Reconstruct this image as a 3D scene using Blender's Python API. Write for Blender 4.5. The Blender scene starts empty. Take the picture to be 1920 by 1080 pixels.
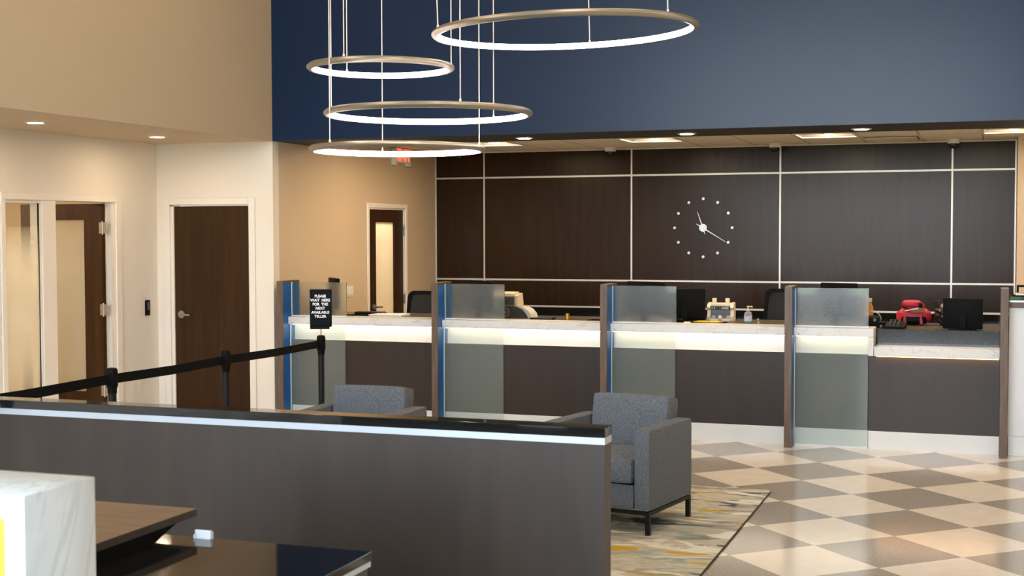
import bpy, bmesh, math, random
from mathutils import Matrix, Vector
random.seed(7)
S = bpy.context.scene
COL = S.collection
PI = math.pi

# ------------------------------------------------------------------ materials
def newmat(name):
    m = bpy.data.materials.new(name); m.use_nodes = True
    nt = m.node_tree; b = nt.nodes['Principled BSDF']
    return m, nt, b

def plain(name, col, rough=.5, metal=0., spec=.5, coat=0., bump=0., bscale=60.):
    m, nt, b = newmat(name)
    b.inputs['Base Color'].default_value = (*col, 1)
    b.inputs['Roughness'].default_value = rough
    b.inputs['Metallic'].default_value = metal
    b.inputs['Specular IOR Level'].default_value = spec
    b.inputs['Coat Weight'].default_value = coat
    b.inputs['Coat Roughness'].default_value = .03
    # a little procedural variation so that no surface is dead flat
    tc = nt.nodes.new('ShaderNodeTexCoord'); n = nt.nodes.new('ShaderNodeTexNoise')
    n.inputs['Scale'].default_value = bscale; n.inputs['Detail'].default_value = 3
    nt.links.new(tc.outputs['Object'], n.inputs['Vector'])
    r = nt.nodes.new('ShaderNodeMapRange')
    r.inputs['To Min'].default_value = max(0, rough - .03); r.inputs['To Max'].default_value = min(1, rough + .03)
    nt.links.new(n.outputs['Fac'], r.inputs['Value']); nt.links.new(r.outputs['Result'], b.inputs['Roughness'])
    if bump:
        bp = nt.nodes.new('ShaderNodeBump'); bp.inputs['Strength'].default_value = bump; bp.inputs['Distance'].default_value = .002
        nt.links.new(n.outputs['Fac'], bp.inputs['Height']); nt.links.new(bp.outputs['Normal'], b.inputs['Normal'])
    return m

def noise_mat(name, cols, stops, scale, stretch=(1, 1, 1), detail=5, rough=.5, spec=.5, coat=0., distort=0., bump=0.):
    m, nt, b = newmat(name)
    tc = nt.nodes.new('ShaderNodeTexCoord'); mp = nt.nodes.new('ShaderNodeMapping')
    mp.inputs['Scale'].default_value = stretch
    n = nt.nodes.new('ShaderNodeTexNoise'); n.inputs['Scale'].default_value = scale
    n.inputs['Detail'].default_value = detail; n.inputs['Distortion'].default_value = distort
    cr = nt.nodes.new('ShaderNodeValToRGB'); el = cr.color_ramp.elements
    while len(el) < len(cols): el.new(.5)
    for e, c, s in zip(el, cols, stops): e.color = (*c, 1); e.position = s
    nt.links.new(tc.outputs['Object'], mp.inputs['Vector']); nt.links.new(mp.outputs['Vector'], n.inputs['Vector'])
    nt.links.new(n.outputs['Fac'], cr.inputs['Fac']); nt.links.new(cr.outputs['Color'], b.inputs['Base Color'])
    b.inputs['Roughness'].default_value = rough; b.inputs['Specular IOR Level'].default_value = spec
    b.inputs['Coat Weight'].default_value = coat; b.inputs['Coat Roughness'].default_value = .03
    if bump:
        bp = nt.nodes.new('ShaderNodeBump'); bp.inputs['Strength'].default_value = bump; bp.inputs['Distance'].default_value = .002
        nt.links.new(n.outputs['Fac'], bp.inputs['Height']); nt.links.new(bp.outputs['Normal'], b.inputs['Normal'])
    return m

def emit(name, col, strength):
    m, nt, b = newmat(name)
    b.inputs['Base Color'].default_value = (*col, 1)
    b.inputs['Emission Color'].default_value = (*col, 1)
    b.inputs['Emission Strength'].default_value = strength
    return m

def front_polish(nt, fr, mix):
    """mirror reflection on the outer faces of a pane only (no total reflection inside the thin sheet)"""
    ge = nt.nodes.new('ShaderNodeNewGeometry'); sb = nt.nodes.new('ShaderNodeMath'); sb.operation = 'SUBTRACT'; sb.inputs[0].default_value = 1
    ml = nt.nodes.new('ShaderNodeMath'); ml.operation = 'MULTIPLY'
    nt.links.new(ge.outputs['Backfacing'], sb.inputs[1]); nt.links.new(sb.outputs[0], ml.inputs[0]); nt.links.new(fr.outputs[0], ml.inputs[1])
    nt.links.new(ml.outputs[0], mix.inputs['Fac'])

def frosted(name, col, rough, haze):
    """etched glass: blurred see-through, a mirror-sharp front polish and a faint milky haze"""
    m, nt, b = newmat(name)
    b.inputs['Base Color'].default_value = (*col, 1); b.inputs['Transmission Weight'].default_value = 1
    b.inputs['Roughness'].default_value = rough; b.inputs['IOR'].default_value = 1.45
    b.inputs['Specular IOR Level'].default_value = .2
    d = nt.nodes.new('ShaderNodeBsdfDiffuse'); d.inputs['Color'].default_value = (.62, .70, .66, 1)
    mx = nt.nodes.new('ShaderNodeMixShader'); mx.inputs['Fac'].default_value = haze
    g = nt.nodes.new('ShaderNodeBsdfGlossy'); g.inputs['Roughness'].default_value = .02
    fr = nt.nodes.new('ShaderNodeFresnel'); fr.inputs['IOR'].default_value = 1.5
    m2 = nt.nodes.new('ShaderNodeMixShader'); out = nt.nodes['Material Output']
    nt.links.new(b.outputs[0], mx.inputs[1]); nt.links.new(d.outputs[0], mx.inputs[2])
    front_polish(nt, fr, m2); nt.links.new(mx.outputs[0], m2.inputs[1]); nt.links.new(g.outputs[0], m2.inputs[2])
    nt.links.new(m2.outputs[0], out.inputs['Surface'])
    return m

def satin_glass(name, tint, haze):
    """lightly etched pane close in front of a panel: tinted see-through, thin milky haze, polished face"""
    m, nt, b = newmat(name); out = nt.nodes['Material Output']
    tr = nt.nodes.new('ShaderNodeBsdfTransparent'); tr.inputs['Color'].default_value = (*tint, 1)
    d = nt.nodes.new('ShaderNodeBsdfDiffuse'); d.inputs['Color'].default_value = (.60, .70, .67, 1)
    mx = nt.nodes.new('ShaderNodeMixShader'); mx.inputs['Fac'].default_value = haze
    g = nt.nodes.new('ShaderNodeBsdfGlossy'); g.inputs['Roughness'].default_value = .10
    fr = nt.nodes.new('ShaderNodeFresnel'); fr.inputs['IOR'].default_value = 1.4
    m2 = nt.nodes.new('ShaderNodeMixShader')
    nt.links.new(tr.outputs[0], mx.inputs[1]); nt.links.new(d.outputs[0], mx.inputs[2])
    front_polish(nt, fr, m2); nt.links.new(mx.outputs[0], m2.inputs[1]); nt.links.new(g.outputs[0], m2.inputs[2])
    nt.links.new(m2.outputs[0], out.inputs['Surface'])
    return m

def film_glass(name, z0, z1, z2, z3):
    """office glazing with a privacy film that is dense between z1 and z2 and fades out to z0 / z3"""
    m, nt, b = newmat(name); out = nt.nodes['Material Output']
    tr = nt.nodes.new('ShaderNodeBsdfTransparent'); tr.inputs['Color'].default_value = (.93, .95, .93, 1)
    df = nt.nodes.new('ShaderNodeBsdfDiffuse'); df.inputs['Color'].default_value = (.78, .76, .68, 1)
    tl = nt.nodes.new('ShaderNodeBsdfTranslucent'); tl.inputs['Color'].default_value = (.8, .78, .7, 1)
    fm = nt.nodes.new('ShaderNodeMixShader'); fm.inputs['Fac'].default_value = .7
    nt.links.new(df.outputs[0], fm.inputs[1]); nt.links.new(tl.outputs[0], fm.inputs[2])
    tc = nt.nodes.new('ShaderNodeTexCoord'); sp = nt.nodes.new('ShaderNodeSeparateXYZ')
    nt.links.new(tc.outputs['Object'], sp.inputs[0])
    cr = nt.nodes.new('ShaderNodeValToRGB'); el = cr.color_ramp.elements
    mr = nt.nodes.new('ShaderNodeMapRange'); mr.inputs['From Max'].default_value = 2.2
    nt.links.new(sp.outputs['Z'], mr.inputs['Value']); nt.links.new(mr.outputs['Result'], cr.inputs['Fac'])
    el.new(.5); el.new(.6); el.new(.7)
    for e, p, v in zip(el, (z0/2.2, z1/2.2, z2/2.2, z3/2.2, z3/2.2+.004), (.25, .94, .94, .10, .03)): e.position = p; e.color = (v, v, v, 1)
    mx = nt.nodes.new('ShaderNodeMixShader')
    nt.links.new(cr.outputs['Color'], mx.inputs['Fac']); nt.links.new(tr.outputs[0], mx.inputs[1]); nt.links.new(fm.outputs[0], mx.inputs[2])
    g = nt.nodes.new('ShaderNodeBsdfGlossy'); g.inputs['Roughness'].default_value = .02
    fr = nt.nodes.new('ShaderNodeFresnel'); fr.inputs['IOR'].default_value = 1.45
    m2 = nt.nodes.new('ShaderNodeMixShader')
    front_polish(nt, fr, m2); nt.links.new(mx.outputs[0], m2.inputs[1]); nt.links.new(g.outputs[0], m2.inputs[2])
    nt.links.new(m2.outputs[0], out.inputs['Surface'])
    return m

def mesh_cloth(name, col, density):
    """see-through woven mesh of an office chair back"""
    m, nt, b = newmat(name); out = nt.nodes['Material Output']
    b.inputs['Base Color'].default_value = (*col, 1); b.inputs['Roughness'].default_value = .7
    tr = nt.nodes.new('ShaderNodeBsdfTransparent'); mx = nt.nodes.new('ShaderNodeMixShader'); mx.inputs['Fac'].default_value = density
    nt.links.new(tr.outputs[0], mx.inputs[1]); nt.links.new(b.outputs[0], mx.inputs[2]); nt.links.new(mx.outputs[0], out.inputs['Surface'])
    return m

def floor_mat():
    m, nt, b = newmat('checker_terrazzo')
    L = nt.links; N = nt.nodes
    tc = N.new('ShaderNodeTexCoord'); sp = N.new('ShaderNodeSeparateXYZ'); L.new(tc.outputs['Object'], sp.inputs[0])
    def mth(op, a, bv=None, c=None):
        n = N.new('ShaderNodeMath'); n.operation = op
        for i, v in enumerate((a, bv, c)):
            if v is None: continue
            if isinstance(v, (int, float)): n.inputs[i].default_value = v
            else: L.new(v, n.inputs[i])
        return n.outputs[0]
    ex, cx, cy = .5575, -.453, 9.17
    def coord(ang):
        ca, sa = math.cos(math.radians(ang)) / ex, math.sin(math.radians(ang)) / ex
        t = mth('MULTIPLY_ADD', sp.outputs['X'], ca, .5 - cx*ca - cy*sa)
        return mth('FLOOR', mth('MULTIPLY_ADD', sp.outputs['Y'], sa, t))
    par = mth('FLOORED_MODULO', mth('ADD', coord(43.0), coord(133.0)), 2.)
    # speckle
    n1 = N.new('ShaderNodeTexNoise'); n1.inputs['Scale'].default_value = 120; n1.inputs['Detail'].default_value = 4; L.new(tc.outputs['Object'], n1.inputs['Vector'])
    n2 = N.new('ShaderNodeTexNoise'); n2.inputs['Scale'].default_value = 9; n2.inputs['Detail'].default_value = 4; L.new(tc.outputs['Object'], n2.inputs['Vector'])
    rd = N.new('ShaderNodeValToRGB'); e = rd.color_ramp.elements; e[0].position = .38; e[0].color = (.24, .21, .185, 1); e[1].position = .66; e[1].color = (.50, .45, .40, 1)
    rl = N.new('ShaderNodeValToRGB'); e = rl.color_ramp.elements; e[0].position = .3; e[0].color = (.80, .72, .62, 1); e[1].position = .7; e[1].color = (.86, .79, .70, 1)
    L.new(n1.outputs['Fac'], rd.inputs['Fac']); L.new(n2.outputs['Fac'], rl.inputs['Fac'])
    mx = N.new('ShaderNodeMix'); mx.data_type = 'RGBA'
    L.new(par, mx.inputs['Factor']); L.new(rd.outputs['Color'], mx.inputs['A']); L.new(rl.outputs['Color'], mx.inputs['B'])
    L.new(mx.outputs['Result'], b.inputs['Base Color'])
    r = N.new('ShaderNodeMapRange'); r.inputs['To Min'].default_value = .10; r.inputs['To Max'].default_value = .18
    L.new(n2.outputs['Fac'], r.inputs['Value']); L.new(r.outputs['Result'], b.inputs['Roughness'])
    b.inputs['Specular IOR Level'].default_value = .55
    return m

def rug_mat():
    m, nt, b = newmat('brushstroke_rug'); L = nt.links; N = nt.nodes
    tc = N.new('ShaderNodeTexCoord')
    def band(scale, sx, sy, off, detail=3, dist=.6):
        mp = N.new('ShaderNodeMapping'); mp.inputs['Scale'].default_value = (sx, sy, 1); mp.inputs['Location'].default_value = (off, off*1.7, 0)
        n = N.new('ShaderNodeTexNoise'); n.inputs['Scale'].default_value = scale; n.inputs['Detail'].default_value = detail; n.inputs['Distortion'].default_value = dist
        L.new(tc.outputs['Object'], mp.inputs['Vector']); L.new(mp.outputs['Vector'], n.inputs['Vector']); return n.outputs['Fac']
    base = N.new('ShaderNodeValToRGB'); e = base.color_ramp.elements
    e[0].position = .34; e[0].color = (.27, .255, .22, 1); e[1].position = .66; e[1].color = (.62, .585, .50, 1)
    x = e.new(.44); x.color = (.38, .36, .31, 1); x = e.new(.5); x.color = (.58, .55, .47, 1); x = e.new(.57); x.color = (.46, .43, .37, 1)
    L.new(band(2.0, 1.0, 2.7, 0, 4, 1.2), base.inputs['Fac'])
    def over(prev, fac, lo, hi, col):
        r = N.new('ShaderNodeMapRange'); r.inputs['From Min'].default_value = lo; r.inputs['From Max'].default_value = hi
        L.new(fac, r.inputs['Value'])
        mx = N.new('ShaderNodeMix'); mx.data_type = 'RGBA'; mx.inputs['B'].default_value = (*col, 1)
        L.new(r.outputs['Result'], mx.inputs['Factor']); L.new(prev, mx.inputs['A']); return mx.outputs['Result']
    c = over(base.outputs['Color'], band(1.9, .8, 2.5, 5.3, 4, 1.0), .575, .605, (.60, .37, .05))
    c = over(c, band(2.2, .9, 2.9, 11.9, 4, 1.0), .605, .625, (.09, .115, .16))
    c = over(c, band(2.4, 1.0, 2.6, 21.4, 4, 1.0), .61, .63, (.34, .40, .38))
    c = over(c, band(2.0, .9, 2.3, 33.1, 4, 1.0), .585, .61, (.72, .70, .63))
    L.new(c, b.inputs['Base Color']); b.inputs['Roughness'].default_value = .95; b.inputs['Specular IOR Level'].default_value = .1
    n = N.new('ShaderNodeTexNoise'); n.inputs['Scale'].default_value = 260; L.new(tc.outputs['Object'], n.inputs['Vector'])
    bp = N.new('ShaderNodeBump'); bp.inputs['Strength'].default_value = .5; bp.inputs['Distance'].default_value = .003
    L.new(n.outputs['Fac'], bp.inputs['Height']); L.new(bp.outputs['Normal'], b.inputs['Normal'])
    return m

def ceiling_tile_mat():
    m, nt, b = newmat('acoustic_tile'); L = nt.links; N = nt.nodes
    tc = N.new('ShaderNodeTexCoord'); sp = N.new('ShaderNodeSeparateXYZ'); L.new(tc.outputs['Object'], sp.inputs[0])
    def line(o, off, size):
        a = N.new('ShaderNodeMath'); a.operation = 'SUBTRACT'; L.new(o, a.inputs[0]); a.inputs[1].default_value = off
        f = N.new('ShaderNodeMath'); f.operation = 'FLOORED_MODULO'; L.new(a.outputs[0], f.inputs[0]); f.inputs[1].default_value = size
        c = N.new('ShaderNodeMath'); c.operation = 'LESS_THAN'; L.new(f.outputs[0], c.inputs[0]); c.inputs[1].default_value = .014
        return c.outputs[0]
    mxm = N.new('ShaderNodeMath'); mxm.operation = 'MAXIMUM'
    L.new(line(sp.outputs['X'], -.077, .5875), mxm.inputs[0]); L.new(line(sp.outputs['Y'], 13.9, 1.175), mxm.inputs[1])
    mx = N.new('ShaderNodeMix'); mx.data_type = 'RGBA'
    mx.inputs['A'].default_value = (.80, .78, .74, 1); mx.inputs['B'].default_value = (.30, .28, .25, 1)
    L.new(mxm.outputs[0], mx.inputs['Factor']); L.new(mx.outputs['Result'], b.inputs['Base Color'])
    b.inputs['Roughness'].default_value = .9
    return m

M = {}
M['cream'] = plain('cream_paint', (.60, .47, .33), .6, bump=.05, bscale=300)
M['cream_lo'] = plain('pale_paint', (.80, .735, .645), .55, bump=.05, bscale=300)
M['casing'] = plain('casing_paint', (.82, .765, .69), .4)
M['blue_wall'] = plain('navy_wall_paint', (.0038, .0195, .064), .30, spec=.28, bump=.05, bscale=300)
M['soffit'] = plain('dark_soffit_paint', (.016, .018, .026), .6)
M['white_ceil'] = plain('ceiling_white', (.72, .69, .63), .8)
M['tile'] = ceiling_tile_mat()
M['reflector'] = plain('perforated_reflector', (.42, .39, .35), .7)
M['floor'] = floor_mat()
M['rug'] = rug_mat()
M['rug_edge'] = plain('rug_binding_shadow', (.05, .045, .045), .9)  # bound edge, its colour darkened for the thin shadow along the rug
M['panel_wall'] = noise_mat('espresso_wall_laminate', [(.0215, .0098, .0038), (.0290, .0142, .0060)], [.3, .72], 3.2, (5, 5, .4), rough=.24, spec=.16, detail=6)
M['face'] = noise_mat('espresso_counter_laminate', [(.030, .0205, .0155), (.037, .0255, .0195)], [.3, .7], 3, (4, 4, .5), rough=.40, spec=.30, detail=6)
M['part'] = noise_mat('partition_laminate', [(.026, .0175, .0130), (.042, .0295, .0225)], [.3, .72], 2.0, (3.2, 3.2, .5), rough=.45, distort=.5, spec=.4, detail=5)
M['post_wood'] = noise_mat('walnut_edge', [(.085, .052, .032), (.150, .098, .066)], [.3, .7], 7, (9, 9, .6), rough=.45, distort=.6)
M['door_wood'] = noise_mat('walnut_door', [(.026, .0100, .0022), (.048, .020, .0050)], [.3, .72], 3.0, (7, 7, .4), rough=.45, detail=6, spec=.22)
M['blue_panel'] = plain('cobalt_laminate', (.003, .11, .40), .4)
M['marble'] = noise_mat('white_quartz', [(.66, .65, .63), (.69, .68, .66), (.50, .485, .46), (.69, .68, .66)], [.3, .535, .545, .555], 3.4, (1, 1, 1), rough=.3, detail=6, distort=1.6)
M['marble2'] = noise_mat('pale_marble', [(.58, .635, .67), (.69, .735, .765), (.55, .605, .64), (.71, .75, .78)], [.3, .48, .52, .56], 2.2, (1, 1, .6), rough=.35, detail=6, distort=2.0)
M['granite'] = noise_mat('black_granite', [(.008, .008, .008), (.016, .016, .015)], [.4, .8], 90, rough=.05, spec=.6, detail=3)
M['worktop'] = noise_mat('dark_worktop', [(.055, .045, .038), (.10, .085, .072)], [.35, .75], 40, rough=.3)
M['splash'] = noise_mat('grey_granite_splash', [(.010, .011, .012), (.020, .022, .024)], [.4, .75], 70, rough=.09, spec=.6)
M['white'] = plain('white_laminate', (.75, .76, .76), .35)
M['white_side'] = plain('white_panel_paint', (.76, .77, .765), .45)
M['glow'] = plain('white_acrylic', (.85, .82, .76), .5)
M['led'] = emit('led_strip_warm', (1, .84, .64), 8)
M['led_amber'] = emit('led_strip_amber', (1, .48, .12), 16)
M['ring_led'] = emit('ring_diffuser', (1, .87, .78), 9)
M['lamp'] = emit('lamp_lens', (1, .77, .52), 170)
M['lamp_big'] = emit('troffer_lens', (1, .78, .50), 18)
M['exit_red'] = emit('exit_red_letters', (1, .13, .06), 1.0)
M['nickel'] = plain('brushed_champagne_metal', (.40, .37, .32), .42, 1.)
M['steel'] = plain('satin_steel', (.40, .40, .375), .36, .85)
M['alu'] = plain('aluminium_trim', (.58, .55, .50), .42, .6)
M['strip'] = plain('silver_reveal', (.50, .545, .61), .34, .6)
M['cable'] = plain('white_cable', (.72, .66, .60), .5)
M['black'] = plain('black_plastic', (.0035, .0035, .004), .6, spec=.1)
M['black_gl'] = plain('black_gloss', (.008, .008, .009), .12)
M['black_metal'] = plain('black_powdercoat', (.006, .006, .0065), .5, spec=.25)
M['belt'] = plain('black_webbing', (.003, .003, .0035), .8, spec=.15, bump=.3, bscale=500)
M['mesh'] = mesh_cloth('chair_mesh', (.006, .006, .007), .93)
M['mesh2'] = mesh_cloth('chair_mesh_open', (.010, .009, .008), .82)
M['fabric'] = noise_mat('charcoal_blue_tweed', [(.085, .095, .112), (.135, .148, .168), (.20, .212, .23)], [.3, .5, .72], 120, (.6, .6, 2.2), rough=.92, spec=.2, detail=4, bump=.6)
M['glass_hi'] = frosted('etched_glass', (.84, .89, .85), .24, .012)
M['glass_lo'] = satin_glass('satin_glass_lower', (.955, .975, .965), .10)
M['glass_edge'] = plain('polished_glass_edge', (.72, .80, .77), .15)
M['film'] = film_glass('film_glazing', .40, .95, 1.28, 1.80)
M['film_door'] = film_glass('film_door_glazing', .1, .5, 1.45, 1.99)
M['film3'] = film_glass('vault_door_glazing', .02, .1, 1.7, 2.15)
M['beige'] = plain('beige_plastic', (.62, .54, .42), .4)
M['grey_pl'] = plain('grey_plastic', (.20, .19, .175), .45)
M['lt_grey'] = plain('light_grey_plastic', (.52, .50, .47), .45)
M['dk_grey'] = plain('dark_grey_plastic', (.035, .035, .034), .4)
M['paper'] = plain('white_paper', (.82, .83, .84), .7)
M['yellow'] = plain('yellow_card', (.72, .47, .02), .6)
M['gold'] = plain('gold_foil', (.55, .30, .03), .3, .8)
M['red'] = plain('red_nylon', (.37, .004, .026), .6, bump=.4, bscale=120)
M['tan'] = plain('tan_suede', (.20, .085, .03), .7)
M['bag'] = noise_mat('black_bin_liner', [(.004, .004, .004), (.03, .028, .025)], [.4, .7], 8, rough=.38, distort=2, bump=.8)
M['bottle'] = plain('clear_gel_bottle', (.50, .56, .58), .08)
M['bottle'].node_tree.nodes['Principled BSDF'].inputs['Transmission Weight'].default_value = .55
M['label_blue'] = plain('pale_blue_label', (.45, .55, .66), .5)
M['label_red'] = plain('red_label', (.55, .03, .04), .5)
M['amber'] = plain('amber_plastic', (.50, .22, .04), .4)
M['riser'] = noise_mat('walnut_riser', [(.15, .085, .047), (.205, .122, .07)], [.3, .7], 5, (1, 6, 6), rough=.5)
M['riser_edge'] = plain('dark_walnut_edge', (.040, .024, .018), .55)
M['lettering'] = plain('white_lettering', (.85, .86, .88), .5)
M['lime'] = noise_mat('yellow_lime_card', [(.80, .62, .03), (.55, .66, .05)], [.4, .6], 2, (1, 1, 2.), rough=.5)
M['lawn'] = noise_mat('lawn', [(.10, .17, .03), (.20, .30, .06)], [.3, .7], 6, rough=.9)
M['brick'] = noise_mat('brick_sill', [(.30, .14, .08), (.50, .30, .20)], [.4, .6], 14, (1, 1, 3), rough=.85)
M['outer'] = plain('warm_wall_outside_frame', (.55, .50, .43), .6)

# ------------------------------------------------------------------ geometry helpers
class MB:
    def __init__(s): s.bm = bmesh.new()
    def _add(s, t, mat=None):
        if mat is not None: t.transform(mat)
        me = bpy.data.meshes.new('tmp'); t.to_mesh(me); t.free()
        s.bm.from_mesh(me); bpy.data.meshes.remove(me); return s
    def box(s, x0, x1, y0, y1, z0, z1, bev=0., seg=2, mat=None):
        t = bmesh.new(); bmesh.ops.create_cube(t, size=1)
        for v in t.verts:
            v.co = Vector(((x0+x1)/2 + v.co.x*(x1-x0), (y0+y1)/2 + v.co.y*(y1-y0), (z0+z1)/2 + v.co.z*(z1-z0)))
        if bev: bmesh.ops.bevel(t, geom=list(t.edges), offset=bev, segments=seg, profile=.5, affect='EDGES')
        return s._add(t, mat)
    def cushion(s, x0, x1, y0, y1, z0, z1, r, puff=.0, mat=None):
        t = bmesh.new(); bmesh.ops.create_cube(t, size=2)
        bmesh.ops.subdivide_edges(t, edges=list(t.edges), cuts=7, use_grid_fill=True)
        hx, hy, hz = (x1-x0)/2, (y1-y0)/2, (z1-z0)/2; c = Vector(((x0+x1)/2, (y0+y1)/2, (z0+z1)/2))
        for v in t.verts:
            u = v.co.copy()
            p = Vector((u.x*hx, u.y*hy, u.z*hz))
            q = Vector((max(-(hx-r), min(hx-r, p.x)), max(-(hy-r), min(hy-r, p.y)), max(-(hz-r), min(hz-r, p.z))))
            d = p - q
            if d.length > 1e-6: p = q + d.normalized()*r
            if puff:
                k = (1-u.x**2)*(1-u.y**2) if abs(u.z) > .99 else ((1-u.x**2)*(1-u.z**2) if abs(u.y) > .99 else (1-u.y**2)*(1-u.z**2))
                ax = 2 if abs(u.z) > .99 else (1 if abs(u.y) > .99 else 0)
                p[ax] += puff*k*(1 if u[ax] > 0 else -1)
            v.co = p + c
        return s._add(t, mat)
    def cyl(s, x, y, z0, z1, r, r2=None, n=24, mat=None):
        t = bmesh.new(); bmesh.ops.create_cone(t, cap_ends=True, segments=n, radius1=r, radius2=r if r2 is None else r2, depth=z1-z0,
                              matrix=Matrix.Translation((x, y, (z0+z1)/2)))
        return s._add(t, mat)
    def rod(s, a, b, r, n=10, r2=None):
        a, b = Vector(a), Vector(b); d = b-a
        t = bmesh.new(); bmesh.ops.create_cone(t, cap_ends=True, segments=n, radius1=r, radius2=r if r2 is None else r2, depth=d.length)
        q = Vector((0, 0, 1)).rotation_difference(d.normalized()).to_matrix().to_4x4()
        return s._add(t, Matrix.Translation((a+b)/2) @ q)
    def tube(s, pts, r, n=8):
        for a, b in zip(pts, pts[1:]): s.rod(a, b, r, n)
        for p in pts[1:-1]: s.ball(p, r, 8)
        return s
    def ball(s, c, r, n=16, sc=(1, 1, 1)):
        t = bmesh.new(); bmesh.ops.create_uvsphere(t, u_segments=n, v_segments=max(6, n//2), radius=r)
        return s._add(t, Matrix.Translation(c) @ Matrix.Diagonal((*sc, 1)))
    def lathe(s, prof, x=0, y=0, n=32, mat=None):
        t = bmesh.new(); rings = []
        for r, z in prof: rings.append([t.verts.new((x + r*math.cos(2*PI*i/n), y + r*math.sin(2*PI*i/n), z)) for i in range(n)])
        for A, B in zip(rings, rings[1:]):
            for i in range(n): t.faces.new((A[i], A[(i+1) % n], B[(i+1) % n], B[i]))
        t.faces.new(list(reversed(rings[0]))); t.faces.new(rings[-1])
        return s._add(t, mat)
    def torus(s, R, prof, n=128):
        """closed profile [(dr, dz)] swept round a circle of radius R"""
        t = bmesh.new(); rings = []
        for i in range(n):
            a = 2*PI*i/n
            rings.append([t.verts.new(((R+dr)*math.cos(a), (R+dr)*math.sin(a), dz)) for dr, dz in prof])
        k = len(prof)
        for i in range(n):
            A, B = rings[i], rings[(i+1) % n]
            for j in range(k): t.faces.new((A[j], B[j], B[(j+1) % k], A[(j+1) % k]))
        bmesh.ops.recalc_face_normals(t, faces=list(t.faces))
        return s._add(t)
    def prism(s, pts, axis, a, b, mat=None):
        """polygon pts in the plane across `axis`, extruded from a to b"""
        t = bmesh.new()
        def P(u, v, w): return {'x': (w, u, v), 'y': (u, w, v), 'z': (u, v, w)}[axis]
        A = [t.verts.new(P(u, v, a)) for u, v in pts]; B = [t.verts.new(P(u, v, b)) for u, v in pts]
        t.faces.new(A); t.faces.new(list(reversed(B)))
        for i in range(len(pts)): t.faces.new((A[i], B[i], B[(i+1) % len(pts)], A[(i+1) % len(pts)]))
        bmesh.ops.recalc_face_normals(t, faces=list(t.faces))
        return s._add(t, mat)
    def mesh(s, name, smooth=True):
        me = bpy.data.meshes.new(name); s.bm.to_mesh(me); s.bm.free()
        if smooth and len(me.polygons):
            me.shade_smooth(); me.set_sharp_from_angle(angle=math.radians(38))
        return me

def part(name, mb, mat, parent=None, label=None, rot=None, loc=None):
    o = bpy.data.objects.new(name, mb.mesh(name)); COL.objects.link(o)
    o.data.materials.append(M[mat] if isinstance(mat, str) else mat)
    if parent is not None: o.parent = parent
    if label: o['label'] = label
    if rot: o.rotation_euler = rot
    if loc: o.location = loc
    return o

def tag(o, label, cat, group=None, kind=None):
    o['label'] = label; o['category'] = cat
    if group: o['group'] = group
    if kind: o['kind'] = kind
    return o

def thing(name, label, cat, loc=(0, 0, 0), rz=0., group=None, kind=None):
    o = bpy.data.objects.new(name, None); COL.objects.link(o)
    o.location = loc; o.rotation_euler = (0, 0, rz); o.empty_display_size = .1
    return tag(o, label, cat, group, kind)

def struct(name, mb, mat, label, cat):
    return tag(part(name, mb, mat), label, cat, kind='structure')

def copy_tree(o, parent=None):
    c = o.copy(); COL.objects.link(c); c.parent = parent
    for ch in o.children: copy_tree(ch, c)
    return c

def text_mb(body, size, thick=.001, offset=0., align='CENTER', space=1.):
    """lettering in the local XY plane as a mesh builder"""
    cu = bpy.data.curves.new('txt', 'FONT'); cu.body = body; cu.size = size; cu.extrude = thick; cu.offset = offset
    cu.align_x = align; cu.align_y = 'CENTER'; cu.space_line = space; cu.resolution_u = 3
    ob = bpy.data.objects.new('txt', cu); COL.objects.link(ob)
    dg = bpy.context.evaluated_depsgraph_get(); me = bpy.data.meshes.new_from_object(ob.evaluated_get(dg))
    bpy.data.objects.remove(ob); bpy.data.curves.remove(cu)
    mb = MB(); mb.bm.from_mesh(me); bpy.data.meshes.remove(me); return mb

FACE_FRONT = (PI/2, 0, 0)          # local XY lettering turned to face -Y

# ------------------------------------------------------------------ camera
cam = bpy.data.objects.new('camera', bpy.data.cameras.new('camera')); COL.objects.link(cam); S.camera = cam
yaw, pit, rol = math.radians(-19.45231825), math.radians(2.35580645), math.radians(.13836454)
F = Vector((math.sin(yaw)*math.cos(pit), math.cos(yaw)*math.cos(pit), -math.sin(pit)))
r0 = Vector((math.cos(yaw), -math.sin(yaw), 0)); d0 = F.cross(r0)
rr = math.cos(rol)*r0 + math.sin(rol)*d0; dd = -math.sin(rol)*r0 + math.cos(rol)*d0
cam.matrix_world = Matrix(((rr.x, -dd.x, -F.x, 0), (rr.y, -dd.y, -F.y, 0), (rr.z, -dd.z, -F.z, 1.75), (0, 0, 0, 1)))
cam.data.sensor_width = 36; cam.data.lens = 2531.5*36/1920; cam.data.clip_start = .05; cam.data.clip_end = 200
cam.data.dof.use_dof = True; cam.data.dof.focus_distance = 12.0; cam.data.dof.aperture_fstop = 7.0

# ------------------------------------------------------------------ constants of the place
XL, XC, YW, YB, XR, YF = -7.524, -6.266, 11.09, 14.99, 6.2, -3.2   # office wall, teller wall, front plane, back wall, right wall, window wall
ZS, ZC, ZH = 2.60, 2.70, 6.0                                        # soffit, teller ceiling, lobby ceiling
T = .11

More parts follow.
